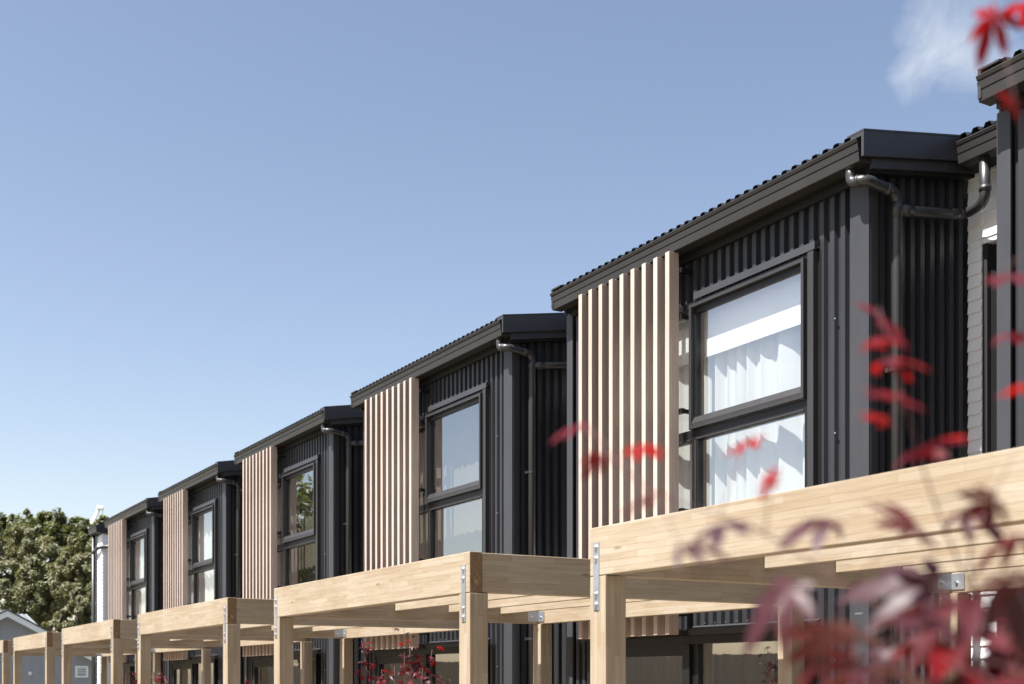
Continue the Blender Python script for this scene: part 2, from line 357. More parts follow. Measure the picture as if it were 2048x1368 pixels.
# recess roof and gutter
RG = [(y + 1.0, z + 0.158) for y, z in GP]
mb = MB(); mb.prism_x(RG, -6.662, -5.665); P_(mb, 'gutter', 'gutter')
mb = MB(); mb.prism_x([(7.96, 5.56), (8.16, 5.56), (13.4, 5.56 + SL * 5), (13.4, roof_z(13.4) - 0.01), (7.96, roof_z(7.96) - 0.01)], -6.700, -5.66); P_(mb, 'soffit', 'soffit')
mb = MB(); p = rib_line(-6.655, -5.67, 0.0, -10.93, depth=0.036, out=1, pan=0.30, slope=0.17); n = len(p)
mb.add([(a, 7.845, roof_z(7.845) + b_) for a, b_ in p] + [(a, 13.5, roof_z(13.5) + b_) for a, b_ in p], [(i, i + 1, n + i + 1, n + i) for i in range(n - 1)])
P_(mb, 'roof', 'cladding')
# downpipes
PR = 0.041
mb = MB(); path = rounded([(-6.86, 6.90, 5.41), (-6.86, 6.90, 5.285), (-6.735, 6.915, 5.285), (-6.735, 7.25, 5.245), (-6.735, 7.25, GZ)], 0.085, 7)
mb.tube(path, PR, 16); dp = P_(mb, 'downpipe', 'pipe', smooth=True)
mb = MB()
for a, b_ in (((-6.735, 7.25, 5.17), (-6.735, 7.25, 5.05)), ((-6.735, 7.13, 5.26), (-6.735, 7.18, 5.253)), ((-6.795, 6.905, 5.285), (-6.775, 6.908, 5.285)), ((-6.86, 6.90, 5.395), (-6.86, 6.90, 5.406))):
    mb = MB(); mb.tube([a, b_], PR + 0.005, 16); P_(mb, 'collar', 'pipe', dp, smooth=True)
for zz in (3.89, 2.0):
    mb = MB(); mb.tube([(-6.735, 7.25, zz), (-6.735, 7.25, zz + 0.025)], PR + 0.004, 16); mb.box(-6.81, -6.735, 7.205, 7.212, zz, zz + 0.025); mb.box(-6.80, -6.77, 7.195, 7.215, zz - 0.004, zz + 0.03)
    P_(mb, 'pipe_clip', 'sash', dp)
mb = MB(); path = rounded([(-6.47, 7.91, 5.57), (-6.47, 7.92, 5.215), (-6.735, 7.99, 5.215), (-6.735, 7.26, 5.115)], 0.10, 7)
mb.tube(path, PR, 16); dp2 = P_(mb, 'downpipe', 'pipe', smooth=True)
mb = MB()
for a, b_ in (((-6.735, 7.83, 5.193), (-6.735, 7.88, 5.200)), ((-6.735, 7.31, 5.122), (-6.735, 7.40, 5.134)), ((-6.47, 7.917, 5.34), (-6.47, 7.918, 5.30))): 
    mb = MB(); mb.tube([a, b_], PR + 0.005, 16); P_(mb, 'collar', 'pipe', dp2, smooth=True)
# upper window
def rect_frame(mb, x0, x1, z0, z1, y0, y1, wl, wr, wb, wt):
    mb.box(x0, x0 + wl, y0, y1, z0, z1); mb.box(x1 - wr, x1, y0, y1, z0, z1)
    mb.box(x0 + wl, x1 - wr, y0 + 0.001, y1, z0, z0 + wb); mb.box(x0 + wl, x1 - wr, y0 + 0.001, y1, z1 - wt, z1)
mb = MB(); rect_frame(mb, -9.90, -7.425, 2.745, 4.948, 7.0, 7.10, 0.05, 0.04, 0.05, 0.05)
mb.box(-9.85, -7.465, 7.003, 7.095, 3.698, 3.797); mb.box(-8.912, -8.822, 7.002, 7.10, 2.795, 3.698); mb.box(-8.912, -8.86, 7.004, 7.10, 3.786, 4.898)
mb.box(-7.351, -7.322, 7.036, 7.06, 2.70, 4.955); win = P_(mb, 'window', 'frame', bevel=0.002)  # slim box: black strip over the ribs, standing in for the dark gap
mb = MB(); mb.box(-8.865, -8.845, 6.995, 7.0, 2.795, 3.697); mb.box(-8.84, -7.47, 6.993, 7.0, 3.700, 3.714); mb.box(-9.85, -8.92, 6.993, 7.0, 3.700, 3.714)
mb.box(-7.418, -7.352, 6.985, 7.05, 2.70, 4.95); P_(mb, 'window_trim', 'sash', win, bevel=0.002)
mb = MB(); mb.prism_x([(6.982, 4.956), (6.985, 5.018), (7.05, 5.045), (7.06, 5.03), (7.0, 4.956)], -8.865, -7.335); P_(mb, 'head_flashing', 'flashing')
mb = MB(); rect_frame(mb, -8.907, -7.440, 3.795, 4.914, 6.962, 7.0, 0.032, 0.03, 0.028, 0.03)
mb.prism_x([(6.968, 3.823), (6.966, 3.845), (7.0, 3.905), (7.0, 3.823)], -8.874, -7.472)
sash = P_(mb, 'sash', 'sash', win, bevel=0.002)
mb = MB(); rect_frame(mb, -8.874, -7.471, 3.825, 4.883, 7.0005, 7.04, 0.024, 0.010, 0.08, 0.05); P_(mb, 'sash_rebate', 'frame', win)
def pane(x0, x1, z0, z1, y, par, mat='glass'):
    mb = MB(); mb.add([(x0, y, z0), (x1, y, z0), (x1, y, z1), (x0, y, z1)], [(0, 1, 2, 3)]); P_(mb, 'glass_pane', mat, par)
pane(-8.875, -7.470, 3.83, 4.88, 7.022, win); pane(-8.823, -7.464, 2.79, 3.70, 7.032, win); pane(-9.86, -8.91, 2.79, 3.70, 7.032, win); pane(-9.86, -8.86, 3.785, 4.90, 7.032, win)
# ground-floor door
mb = MB(); rect_frame(mb, -10.62, -7.45, GZ, 1.945, 6.998, 7.12, 0.06, 0.06, 0.05, 0.075); mb.box(-9.03, -8.93, 6.985, 7.11, GZ + 0.05, 1.87)
mb.box(-8.925, -8.845, 7.02, 7.11, GZ + 0.05, 1.87); mb.box(-10.56, -9.03, 7.01, 7.09, 1.765, 1.87); mb.box(-10.56, -10.46, 7.01, 7.09, GZ + 0.05, 1.765)
door = P_(mb, 'sliding_door', 'frame', bevel=0.002)
pane(-8.846, -7.509, GZ + 0.05, 1.871, 7.05, door); pane(-10.461, -9.029, GZ + 0.05, 1.766, 7.045, door)
mb = MB(); mb.prism_x([(6.980, 1.948), (6.982, 2.005), (7.05, 2.035), (7.06, 2.02), (7.0, 1.948)], -8.93, -7.335); P_(mb, 'head_flashing', 'flashing')
# rooms behind the glass
mb = MB()
for z0, z1 in ((2.60, 5.30), (GZ + 0.03, 2.40)):
    mb.add([(-10.92, 7.13, z0), (-6.93, 7.13, z0), (-6.93, 10.6, z0), (-10.92, 10.6, z0), (-10.92, 7.13, z1), (-6.93, 7.13, z1), (-6.93, 10.6, z1), (-10.92, 10.6, z1)],
           [(0, 1, 2, 3), (7, 6, 5, 4), (1, 5, 6, 2), (2, 6, 7, 3), (3, 7, 4, 0)])
P_(mb, 'room', 'plaster')
mb = MB(); mb.box(-9.93, -7.34, 7.122, 7.136, 4.456, 5.12); P_(mb, 'curtain_pelmet', 'pelmet_white', bevel=0.002)
mb = MB(); mb.box(-10.0, -9.935, 7.11, 7.3, 2.7, 5.1); mb.box(-7.335, -7.30, 7.11, 7.3, 2.7, 5.1); P_(mb, 'window_reveal', 'pelmet_white')
# recess window and its pier
mb = MB(); rect_frame(mb, -6.622, -5.74, 2.9, 4.965, 8.17, 8.24, 0.075, 0.06, 0.06, 0.075); rw = P_(mb, 'window', 'frame', bevel=0.002)
mb = MB(); mb.box(-6.668, -6.624, 8.128, 8.22, 2.9, 4.985); P_(mb, 'window_trim', 'sash', rw, bevel=0.002)
mb = MB(); mb.box(-6.668, -5.70, 8.125, 8.23, 4.987, 5.028); P_(mb, 'window_head', 'weatherboard', rw, bevel=0.002)
pane(-6.55, -5.79, 2.95, 4.90, 8.21, rw)
mb = MB(); mb.box(-6.62, -5.7, 8.9, 8.95, 2.6, 5.2); P_(mb, 'room', 'plaster')
# batten screen
for zz in (2.12, 3.05, 3.95, 4.80, 5.22):
    mb = MB(); mb.box(-10.50, -8.95, 6.915, 6.955, zz, zz + 0.045)
    for xx in (-10.42, -9.70, -8.985): mb.box(xx, xx + 0.03, 6.950, 7.05, zz + 0.005, zz + 0.04)
    P_(mb, 'screen_rail', 'frame')
bm = MB(); bm.box(0, 0.060, 0, 0.110, 0, 5.398 - 1.955); bme = bm.mesh('batten'); bme.materials.append(MATS['batten_wood'])
for i in range(9):
    b_ = link('batten', bme, proto, 0.002); b_.location = (-10.473 + i * 0.1789 - OX, 6.800 - OY, 1.955 - GZ)

labels = {
 0: 'black ribbed-metal house, only its corner and gutter end showing past the weatherboard recess',
 1: 'dark ribbed-metal townhouse with sunlit white curtains and a white pelmet in its upper window',
 2: 'dark ribbed-metal townhouse whose upper window mirrors plain blue sky',
 3: 'dark ribbed-metal townhouse whose upper window mirrors a green tree',
 4: 'dark townhouse with pale curtains, second from the white weatherboard end block',
 5: 'dark townhouse at the end of the row, next to the white weatherboard end block'}
units = {}
for k in (0, 2, 3, 4, 5, 1):
    u = proto if k == 1 else copy_tree(proto)
    u.location = (OX - L * (k - 1), OY, GZ)
    if k > 1:                                       # only the first house shows a pelmet
        for ch in list(u.children):
            if ch.name.startswith('curtain_pelmet'): bpy.data.objects.remove(ch)
    units[k] = tag(u, labels[k], 'house', 'dark townhouses in the row')
# recess weatherboards (the visible recess gets single boards; the others are joined)
def boards(x0, x1, z0, z1, y, exp=0.1008):
    out_ = []; z = z0
    while z < z1 - 0.01: out_.append((x0, x1, z, min(z + exp, z1))); z += exp
    return out_
def board(mb, x0, x1, z0, z1, y): mb.prism_x([(y + 0.03, z0), (y - 0.014, z0), (y - 0.014, z0 + 0.003), (y - 0.002, z1 + 0.002), (y + 0.03, z1 + 0.002)], x0, x1)
regions = [(-6.803, -6.670, 2.85, 5.03), (-6.803, -5.664, 5.03, 5.60), (-6.803, -5.664, GZ, 2.85)]
for k, u in units.items():
    if k == 1:
        for i, (x0, x1, a, e) in enumerate(regions):
            for (bx0, bx1, z0, z1) in boards(x0, x1, a, e, 8.13):
                mb = MB(); board(mb, bx0, bx1, z0, z1, 8.13); mb.build('weatherboard', 'weatherboard', u, off=OFF)
    else:
        mb = MB()
        for (x0, x1, a, e) in regions:
            for r_ in boards(x0, x1, a, e, 8.13): board(mb, *r_, 8.13)
        mb.build('weatherboards', 'weatherboard', u, off=OFF)
mb = MB()                                           # chalk scribble on the corner flashing
px = -6.945
for i in range(14):
    h = 0.010 if i % 2 else 0.0; mb.box(px + i * 0.0055, px + i * 0.0055 + 0.0045, 7.0275, 7.0295, 2.045 + h * 0.6, 2.050 + h)
mb.build('chalk_mark', 'chalk', units[1], off=OFF)

# ------------------------------------------------------------------ curtains
def curtain(name, mat, x0, x1, z0, z1, y, amp, wl, label, seed, group):
    rnd = random.Random(seed); mb = MB(); n = int((x1 - x0) / 0.012); xs = [x0 + (x1 - x0) * i / n for i in range(n + 1)]
    ph = []; p = rnd.random() * 6
    for i in range(n + 1):
        p += (xs[1] - xs[0]) / wl * 2 * math.pi * (1 + 0.45 * math.sin(i * 0.061 + seed)); ph.append(p)
    zs = [z0 + (z1 - z0) * j / 10 for j in range(11)]
    for j, z in enumerate(zs):
        k = 0.8 + 0.2 * (1 - j / 10)
        for i, x in enumerate(xs):
            yy = y + amp * k * (math.sin(ph[i]) * (0.8 + 0.3 * math.sin(ph[i] * 0.37 + seed)) + 0.16 * math.sin(2.3 * ph[i] + j * 0.12 + seed))
            mb.v.append((x + 0.012 * math.sin(2 * ph[i]) * k, yy, z))
    w_ = n + 1
    for j in range(10):
        for i in range(n): mb.f.append((j * w_ + i, j * w_ + i + 1, (j + 1) * w_ + i + 1, (j + 1) * w_ + i)); mb.m.append(0)
    cx = (x0 + x1) / 2; o = mb.build(name, mat, None, True, 0, (cx, y, z0)); o.location = (cx, y, z0)
    return tag(o, label, 'curtain', group)
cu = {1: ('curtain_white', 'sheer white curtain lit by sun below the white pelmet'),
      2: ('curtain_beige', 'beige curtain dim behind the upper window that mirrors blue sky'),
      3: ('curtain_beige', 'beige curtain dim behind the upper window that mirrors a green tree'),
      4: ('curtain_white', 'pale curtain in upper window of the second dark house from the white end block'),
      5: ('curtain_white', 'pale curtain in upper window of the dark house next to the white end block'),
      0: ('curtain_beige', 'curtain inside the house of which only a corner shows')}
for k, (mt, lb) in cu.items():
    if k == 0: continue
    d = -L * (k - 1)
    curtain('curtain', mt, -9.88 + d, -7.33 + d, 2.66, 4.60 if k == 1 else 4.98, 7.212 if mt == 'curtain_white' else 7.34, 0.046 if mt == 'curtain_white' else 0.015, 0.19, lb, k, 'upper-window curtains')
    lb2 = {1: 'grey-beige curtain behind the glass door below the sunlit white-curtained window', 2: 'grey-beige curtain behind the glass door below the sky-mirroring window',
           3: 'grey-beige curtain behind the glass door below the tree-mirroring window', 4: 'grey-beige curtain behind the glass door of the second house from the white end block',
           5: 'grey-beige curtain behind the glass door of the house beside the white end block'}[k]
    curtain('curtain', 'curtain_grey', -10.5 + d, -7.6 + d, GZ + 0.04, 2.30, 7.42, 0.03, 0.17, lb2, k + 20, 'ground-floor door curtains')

# ------------------------------------------------------------------ white end block
eb = thing('end_building', 'white weatherboard block with dark gutter closing the far end of the dark row', 'house', (-34.4, 7.05, GZ)); EO = (-34.4, 7.05, GZ)
for zz in range(57):
    z0 = GZ + zz * 0.1; mb = MB()
    board(mb, -34.62, -34.05, z0, z0 + 0.1, 7.065); mb.build('weatherboard', 'weatherboard', eb, off=EO)
for zz in range(57):
    z0 = GZ + zz * 0.1; mb = MB()
    x_ = -34.05; mb.add([(x_ - 0.03, 7.06, z0), (x_ + 0.014, 7.06, z0), (x_ + 0.002, 7.06, z0 + 0.102), (x_ - 0.03, 7.06, z0 + 0.102), (x_ - 0.03, 9.5, z0), (x_ + 0.014, 9.5, z0), (x_ + 0.002, 9.5, z0 + 0.102), (x_ - 0.03, 9.5, z0 + 0.102)],
                         [(0, 1, 2, 3), (7, 6, 5, 4), (1, 5, 6, 2), (0, 4, 5, 1), (3, 2, 6, 7), (0, 3, 7, 4)]); mb.build('weatherboard', 'weatherboard', eb, off=EO)
mb = MB(); mb.box(-34.63, -34.09, 7.10, 13, GZ, 5.45); mb.build('wall', 'white_paint', eb, off=EO)
mb = MB(); mb.prism_x([(y + 0.05, z + 0.06) for y, z in GP], -34.95, -33.95); mb.build('gutter', 'gutter', eb, off=EO)
mb = MB(); mb.prism_x([(6.93, 5.44), (6.93, 5.66), (13, 6.7), (13, 5.44)], -34.93, -33.97); mb.build('roof', 'cladding', eb, off=EO)
mb = MB(); mb.tube(rounded([(-34.76, 6.98, 5.46), (-34.76, 6.98, GZ)], 0.1), 0.05, 12); mb.build('downpipe', 'pipe', eb, True, off=EO)
mb = MB(); mb.tube(rounded([(-33.5, 7.9, 5.12), (-34.0, 6.97, 5.06), (-34.74, 6.97, 4.98)], 0.3), 0.045, 12); mb.build('downpipe', 'pipe', eb, True, off=EO)
mb = MB(); mb.box(-34.88, -34.64, 7.06, 9, GZ, 5.45); mb.build('corner_flashing', 'flashing', eb, off=EO)

# ------------------------------------------------------------------ pergolas
BT, BB = 2.398 - GZ, 2.128 - GZ
def beam(name, length, th, h, parent, loc, rot, x_end=True):
    me = bpy.data.meshes.get('%s_%.3f_%.3f_%.3f' % (name, length, th, h))
    if not me:
        mb = MB(); mb.box(0, length, 0, th, 0, h, [0, 0, 0, 1, 0, 1]); me = mb.mesh('%s_%.3f_%.3f_%.3f' % (name, length, th, h))
        me.materials.append(MATS['timber']); me.materials.append(MATS['end_grain'])
    o = link(name, me, parent, 0.004); o.location = loc; o.rotation_euler = rot; return o
pg = thing('pergola', 'x', 'pergola', (0, 0, 0))
W = 3.888
beam('front_beam', W, 0.093, BT - BB, pg, (0, 0, BB), (0, 0, 0))
beam('back_beam', W, 0.093, BT - BB, pg, (0, 2.833, BB), (0, 0, 0))
for x in (0.091, W - 0.003): beam('side_beam', 2.735, 0.09, BT - BB - 0.006, pg, (x, 0.0955, BB + 0.002), (0, 0, R(90)))
for y in (0.613, 1.195, 1.778, 2.371): beam('rafter', W - 0.19, 0.045, 0.174, pg, (0.095, y, 2.218 - GZ), (0, 0, 0))
for x, y in ((0, 0), (W - 0.152, 0), (0, 2.815), (W - 0.15, 2.815)):   # upright: mesh x points up
    o = beam('post', BB - 0.003, 0.138, 0.154, pg, (x, y, 0.0), (0, 0, 0)); o.matrix_local = Matrix(((0, 0, 1, x), (0, 1, 0, y), (1, 0, 0, 0.0), (0, 0, 0, 1))) @ Matrix.Identity(4)
sme = None
for x in (0.066, W - 0.152 + 0.068):
    mb = MB(); mb.box(x - 0.0275, x + 0.0275, -0.005, 0.0, 1.935 - GZ, 2.313 - GZ); st = mb.build('strap', 'galvanised', pg, bevel=0.001)
    for fz in (0.068, 0.235, 0.76, 0.915):
        z = 2.313 - GZ - fz * 0.378; mb = MB(); mb.tube([(x, -0.004, z), (x, -0.008, z)], 0.017, 16); mb.tube([(x, -0.008, z), (x, -0.020, z)], 0.0115, 6); mb.build('bolt', 'bolt_steel', st)
mb = MB(); mb.box(0.0915, 0.0955, 2.70, 2.829, 2.148 - GZ, 2.255 - GZ); mb.box(0.0955, 0.20, 2.825, 2.8305, 2.148 - GZ, 2.255 - GZ); br_ = mb.build('corner_bracket', 'galvanised', pg, bevel=0.001)
for (x, y, a) in ((0.0955, 2.74, 'x'), (0.14, 2.825, 'y')):
    mb = MB(); d = Vector((0.012, 0, 0)) if a == 'x' else Vector((0, -0.012, 0)); q = Vector((x, y, 2.195 - GZ)); mb.tube([q, q + d], 0.011, 6); mb.build('bolt', 'bolt_steel', br_)
pl = ['timber pergola partly behind the blurred red maple, below the white-curtained window',
      'timber pergola in front of the house whose upper window mirrors blue sky',
      'timber pergola in front of the house whose upper window mirrors a green tree',
      'timber pergola in front of the second dark house from the white end block',
      'timber pergola in front of the dark house beside the white end block',
      'timber pergola farthest along the row, in front of the grey gabled house']
for k in range(6):
    u = pg if k == 0 else copy_tree(pg)
    u.location = (-5.837 - 5.326 * k, 3.867, GZ); tag(u, pl[k], 'pergola', 'timber pergolas along the row')

# ------------------------------------------------------------------ grey gabled house at the end
HX = -45.0
gh = thing('gabled_house', 'low grey rendered house with white gable fascia and a small louvred vent', 'house', (HX, 6.2, GZ)); HO = (HX, 6.2, GZ)
AY, AZ, EY, EZ = 6.18, 3.86, 9.07, 2.32
mb = MB(); n = 5; prof = [(2 * AY - EY, GZ), (EY, GZ), (EY, EZ), (AY, AZ - 0.08), (2 * AY - EY, EZ)]
mb.prism_x(prof, HX - 8, HX); mb.build('wall', 'render_grey', gh, off=HO)
sl = (AZ - EZ) / (EY - AY)
for s_ in (1, -1):
    y1 = AY + s_ * (EY - AY + 0.3); z1 = AZ - sl * (EY - AY + 0.3)
    mb = MB(); mb.prism_x([(AY, AZ), (y1, z1), (y1, z1 - 0.20), (AY, AZ - 0.20)], HX + 0.28, HX + 0.32); mb.build('gable_fascia', 'white_paint', gh, off=HO)
    mb = MB(); mb.prism_x([(AY, AZ + 0.06), (y1 + s_ * .05, z1 + 0.03), (y1 + s_ * .05, z1), (AY, AZ)], HX - 8.3, HX + 0.34); mb.build('roof', 'roof_grey', gh, off=HO)
mb = MB(); mb.prism_x([(AY, AZ - 0.07), (EY + .3, EZ - 0.23), (EY + .3, EZ - .26), (AY, AZ - 0.10), (2 * AY - EY - .3, EZ - 0.26), (2 * AY - EY - .3, EZ - 0.23)], HX, HX + 0.29); mb.build('gable_soffit', 'white_paint', gh, off=HO)
def hpt(px, py):                                     # photo pixel on the gable wall
    r = cam_pt(px, py, 1) - Vector((0, 0, CZ)); k = HX / r.x; return Vector((0, 0, CZ)) + r * k
a = hpt(150, 1331.6); b_ = hpt(176, 1355)
y0, y1, z1, z0 = a.y, b_.y, a.z, b_.z
fw = 0.07; mb = MB(); X0, X1 = HX, HX + 0.05
mb.box(X0, X1, y0, y0 + fw, z0, z1); mb.box(X0, X1, y1 - fw, y1, z0, z1); mb.box(X0, X1 - .002, y0 + fw, y1 - fw, z0, z0 + fw); mb.box(X0, X1 - .002, y0 + fw, y1 - fw, z1 - fw, z1)
vent = mb.build('vent', 'white_paint', gh, off=HO)
mb = MB(); mb.box(HX, HX + 0.012, y0 + fw, y1 - fw, z0 + fw, z1 - fw); mb.build('vent_backing', 'frame', vent, off=HO)
for k in range(4):
    zz = z0 + fw + (z1 - z0 - 2 * fw) * (k + 0.6) / 4.4; mb = MB(); mb.box(HX + 0.012, HX + 0.045, y0 + fw, y1 - fw, zz, zz + 0.034); mb.build('louvre', 'white_paint', vent, off=HO)
a = hpt(60, 1347); mb = MB()
for i in range(6):
    pass
mb.tube([(HX, a.y, a.z), (HX + 0.03, a.y, a.z), (HX + 0.06, a.y, a.z), (HX + 0.09, a.y, a.z)], [0.07, 0.07, 0.055, 0.02], 14); mb.build('wall_light', 'white_paint', gh, True, off=HO)
# second pale roof behind it
rh = thing('roofed_shed', 'pale corrugated-roof building behind the grey gabled house', 'house', (-52.5, 8.0, GZ)); RO = (-52.5, 8.0, GZ)
q = [(7.32 + i * 0.085, 0.0 if i % 2 else 0.03) for i in range(11)]
mb = MB(); n = len(q)
mb.add([(-51.0, y, 3.62 + h) for y, h in q] + [(-52.4, y - 0.22, 4.13 + h) for y, h in q], [(i, i + 1, n + i + 1, n + i) for i in range(n - 1)]); mb.build('roof', 'roof_pale', rh, off=RO)
mb = MB(); mb.box(-54.5, -51.1, 7.2, 8.1, GZ, 3.55); mb.build('wall', 'render_grey', rh, off=RO)

# ------------------------------------------------------------------ crane far off
tip = cam_pt(197, 1018, 160); base = cam_pt(39, 1362, 160); base.z = GZ
cr = thing('crane', 'white crane boom poking above the treetops in the distance', 'crane', base)
mb = MB(); mb.tube([base, base.lerp(tip, 0.6), base.lerp(tip, 0.93), tip], [0.45, 0.36, 0.26, 0.20], 4); mb.build('boom', 'crane_white', cr, off=base)
mb = MB(); hd = tip + RIGHT * 0.6; mb.tube([tip - RIGHT * 0.1 + UP * 0.1, hd + UP * 0.1], [0.36, 0.25], 8); mb.build('boom_head', 'crane_white', cr, off=base)
mb = MB(); mb.tube([base.lerp(tip, 0.9) + RIGHT * 1.1, hd], [0.05, 0.05], 5); mb.build('hoist_rope', 'crane_white', cr, off=base)

# ------------------------------------------------------------------ leafy trees beyond the row
def big_tree(name, label, base, lobes, leaf_mat, nleaf, size, trunk_h, seed, group):
    rnd = random.Random(seed); base = Vector(base)
    t_ = thing(name, label, 'tree', base, group)
    vs = []; fs = []; tone = []
    vol = [r ** 2 for _, r in lobes]; tv = sum(vol)
    for (c, r), vv in zip(lobes, vol):
        nsub = max(12, int(r * 20)); subs = []
        for q in range(nsub):                        # clumps on the lobe's outer shell
            d = Vector((rnd.gauss(0, 1), rnd.gauss(0, 1), rnd.gauss(0.25, 1))).normalized(); subs.append((Vector(c) + d * r * rnd.uniform(0.55, 1.05), r * rnd.uniform(0.20, 0.46), d))
        for i in range(int(nleaf * vv / tv)):
            sc, sr, sd_ = rnd.choice(subs)
            d = Vector((rnd.gauss(0, 1), rnd.gauss(0, 1), rnd.gauss(0, 1))).normalized()
            p = sc + d * sr * rnd.random() ** 0.55
            nrm = (d * 0.6 + sd_ * 0.5 + Vector((rnd.gauss(0, .45), rnd.gauss(0, .45), rnd.gauss(0.25, .45)))).normalized()
            a = nrm.orthogonal().normalized(); ang = rnd.random() * 6.28; a = (a * math.cos(ang) + nrm.cross(a) * math.sin(ang)); b2 = nrm.cross(a)
            s_ = size * rnd.uniform(0.6, 1.3); k = len(vs)
            vs += [p - a * s_, p + b2 * s_ * 0.42 - nrm * s_ * 0.1, p + a * s_, p - b2 * s_ * 0.42 - nrm * s_ * 0.1]
            fs.append((k, k + 1, k + 2, k + 3)); tone.append(min(1, max(0, 0.5 + 0.22 * rnd.gauss(0, 1) + 0.10 * math.sin(sc.x * 3 + sc.z * 5))))
    me = bpy.data.meshes.new('crown'); me.from_pydata([tuple(v - base) for v in vs], [], fs); me.update()
    at = me.attributes.new('tone', 'FLOAT', 'FACE'); at.data.foreach_set('value', tone); me.materials.append(MATS[leaf_mat]); link('crown', me, t_)
    mb = MB(); mb.tube([base, base + Vector((0.1, 0.05, trunk_h * 0.5)), base + Vector((-.1, .1, trunk_h))], [0.38, 0.28, 0.2], 10)
    for c, r in lobes[:14]:
        c = Vector(c); s0 = base + Vector((-.05, .08, trunk_h * rnd.uniform(0.6, 1.0))); mid = s0.lerp(c, 0.5) + Vector((0, 0, 0.3))
        mb.tube([s0, mid, c], [0.13, 0.08, 0.03], 6)
    mb.build('trunk', 'bark', t_, True, off=tuple(base))
def lobes_px(lst):                                   # (photo x, photo y, radius in photo px, distance)
    r_ = []
    for x, y, rp, z in lst: r_.append((tuple(cam_pt(x, y, z)), rp * z / F))
    return r_
def gpt(px, z):
    p = cam_pt(px, 1359, z); return (p.x, p.y, GZ)
g_ = 'trees beyond the end of the row'
big_tree('broadleaf_tree', 'grey-green rounded tree directly behind the pale corrugated roof', gpt(60, 58),
    lobes_px([(55, 1090, 42, 58), (100, 1125, 42, 57.5), (25, 1140, 40, 58), (70, 1165, 38, 57), (110, 1180, 34, 57), (15, 1195, 34, 57), (60, 1215, 36, 57), (-20, 1120, 45, 58), (-15, 1180, 40, 58), (95, 1215, 28, 57)]), 'leaf_grey_green', 34000, 0.085, 3.2, 3, g_)
big_tree('broadleaf_tree', 'grey-green rounded tree touching the white weatherboard end block', gpt(170, 55),
    lobes_px([(165, 1105, 36, 56), (145, 1130, 36, 55.5), (180, 1140, 34, 55), (135, 1165, 30, 55), (175, 1185, 26, 54.5), (168, 1212, 26, 54), (150, 1235, 26, 54), (190, 1225, 24, 54), (120, 1240, 18, 54), (112, 1258, 22, 54), (135, 1262, 22, 54), (205, 1160, 30, 56)]), 'leaf_grey_green', 26000, 0.085, 2.6, 4, g_)
big_tree('broadleaf_tree', 'taller dark green tree rising behind the grey-green rounded trees', gpt(90, 70),
    lobes_px([(105, 1050, 32, 70), (125, 1060, 28, 70), (85, 1065, 28, 70), (50, 1050, 26, 70), (25, 1055, 26, 70), (0, 1060, 30, 70), (65, 1080, 30, 70), (120, 1095, 34, 70), (-35, 1062, 34, 70), (150, 1085, 26, 70), (40, 1120, 40, 70), (110, 1150, 40, 70), (60, 1190, 42, 70), (130, 1200, 40, 70)]), 'leaf_dark_green', 22000, 0.14, 4.5, 5, g_)
big_tree('broadleaf_tree', 'dark green tree whose top shows beside the white crane boom', gpt(185, 72),
    lobes_px([(170, 1060, 24, 72), (185, 1065, 22, 72), (205, 1050, 16, 72), (160, 1090, 28, 72), (195, 1090, 28, 72), (185, 1130, 34, 72), (150, 1170, 36, 72), (190, 1190, 36, 72), (215, 1065, 18, 72)]), 'leaf_dark_green', 14000, 0.14, 4.5, 6, g_)
lb_ = [((-44 + random.uniform(-2.2, 2.2), -3.2 + random.uniform(-1.4, 1.2), random.uniform(3.0, 8.8)), random.uniform(0.9, 1.4)) for i in range(26)]
big_tree('broadleaf_tree', 'green tree seen mirrored in an upper window', (-44, -2.6, GZ), lb_, 'leaf_dark_green', 18000, 0.13, 3.0, 8, g_)

# ------------------------------------------------------------------ added palings, out of view, that darken what the glass doors reflect
painted('weathered_wood', (0.30, 0.26, 0.21), 0.85, 0.25)
fe = thing('added_fence', 'unseen weathered palings added across the path to dim the reflection in the glass doors', 'added_fence', (-40, -8.0, GZ))
mb = MB(); mb.box(0, 0.285, -0.012, 0.012, 0.03, 2.55); pm = mb.mesh('paling'); pm.materials.append(MATS['weathered_wood'])
for i in range(205):
    o = link('paling', pm, fe); o.location = (-30 + i * 0.292, 0.006 * math.sin(i * 1.7), 0.012 * math.sin(i * 2.3))
for zz in (0.35, 1.3, 2.25):
    mb = MB(); mb.box(-30, 29.86, -0.085, -0.02, zz, zz + 0.09); mb.build('rail', 'weathered_wood', fe)
for i in range(21):
    mb = MB(); mb.box(-30 + i * 2.98, -29.9 + i * 2.98, -0.19, -0.09, 0, 2.45); mb.build('post', 'weathered_wood', fe)

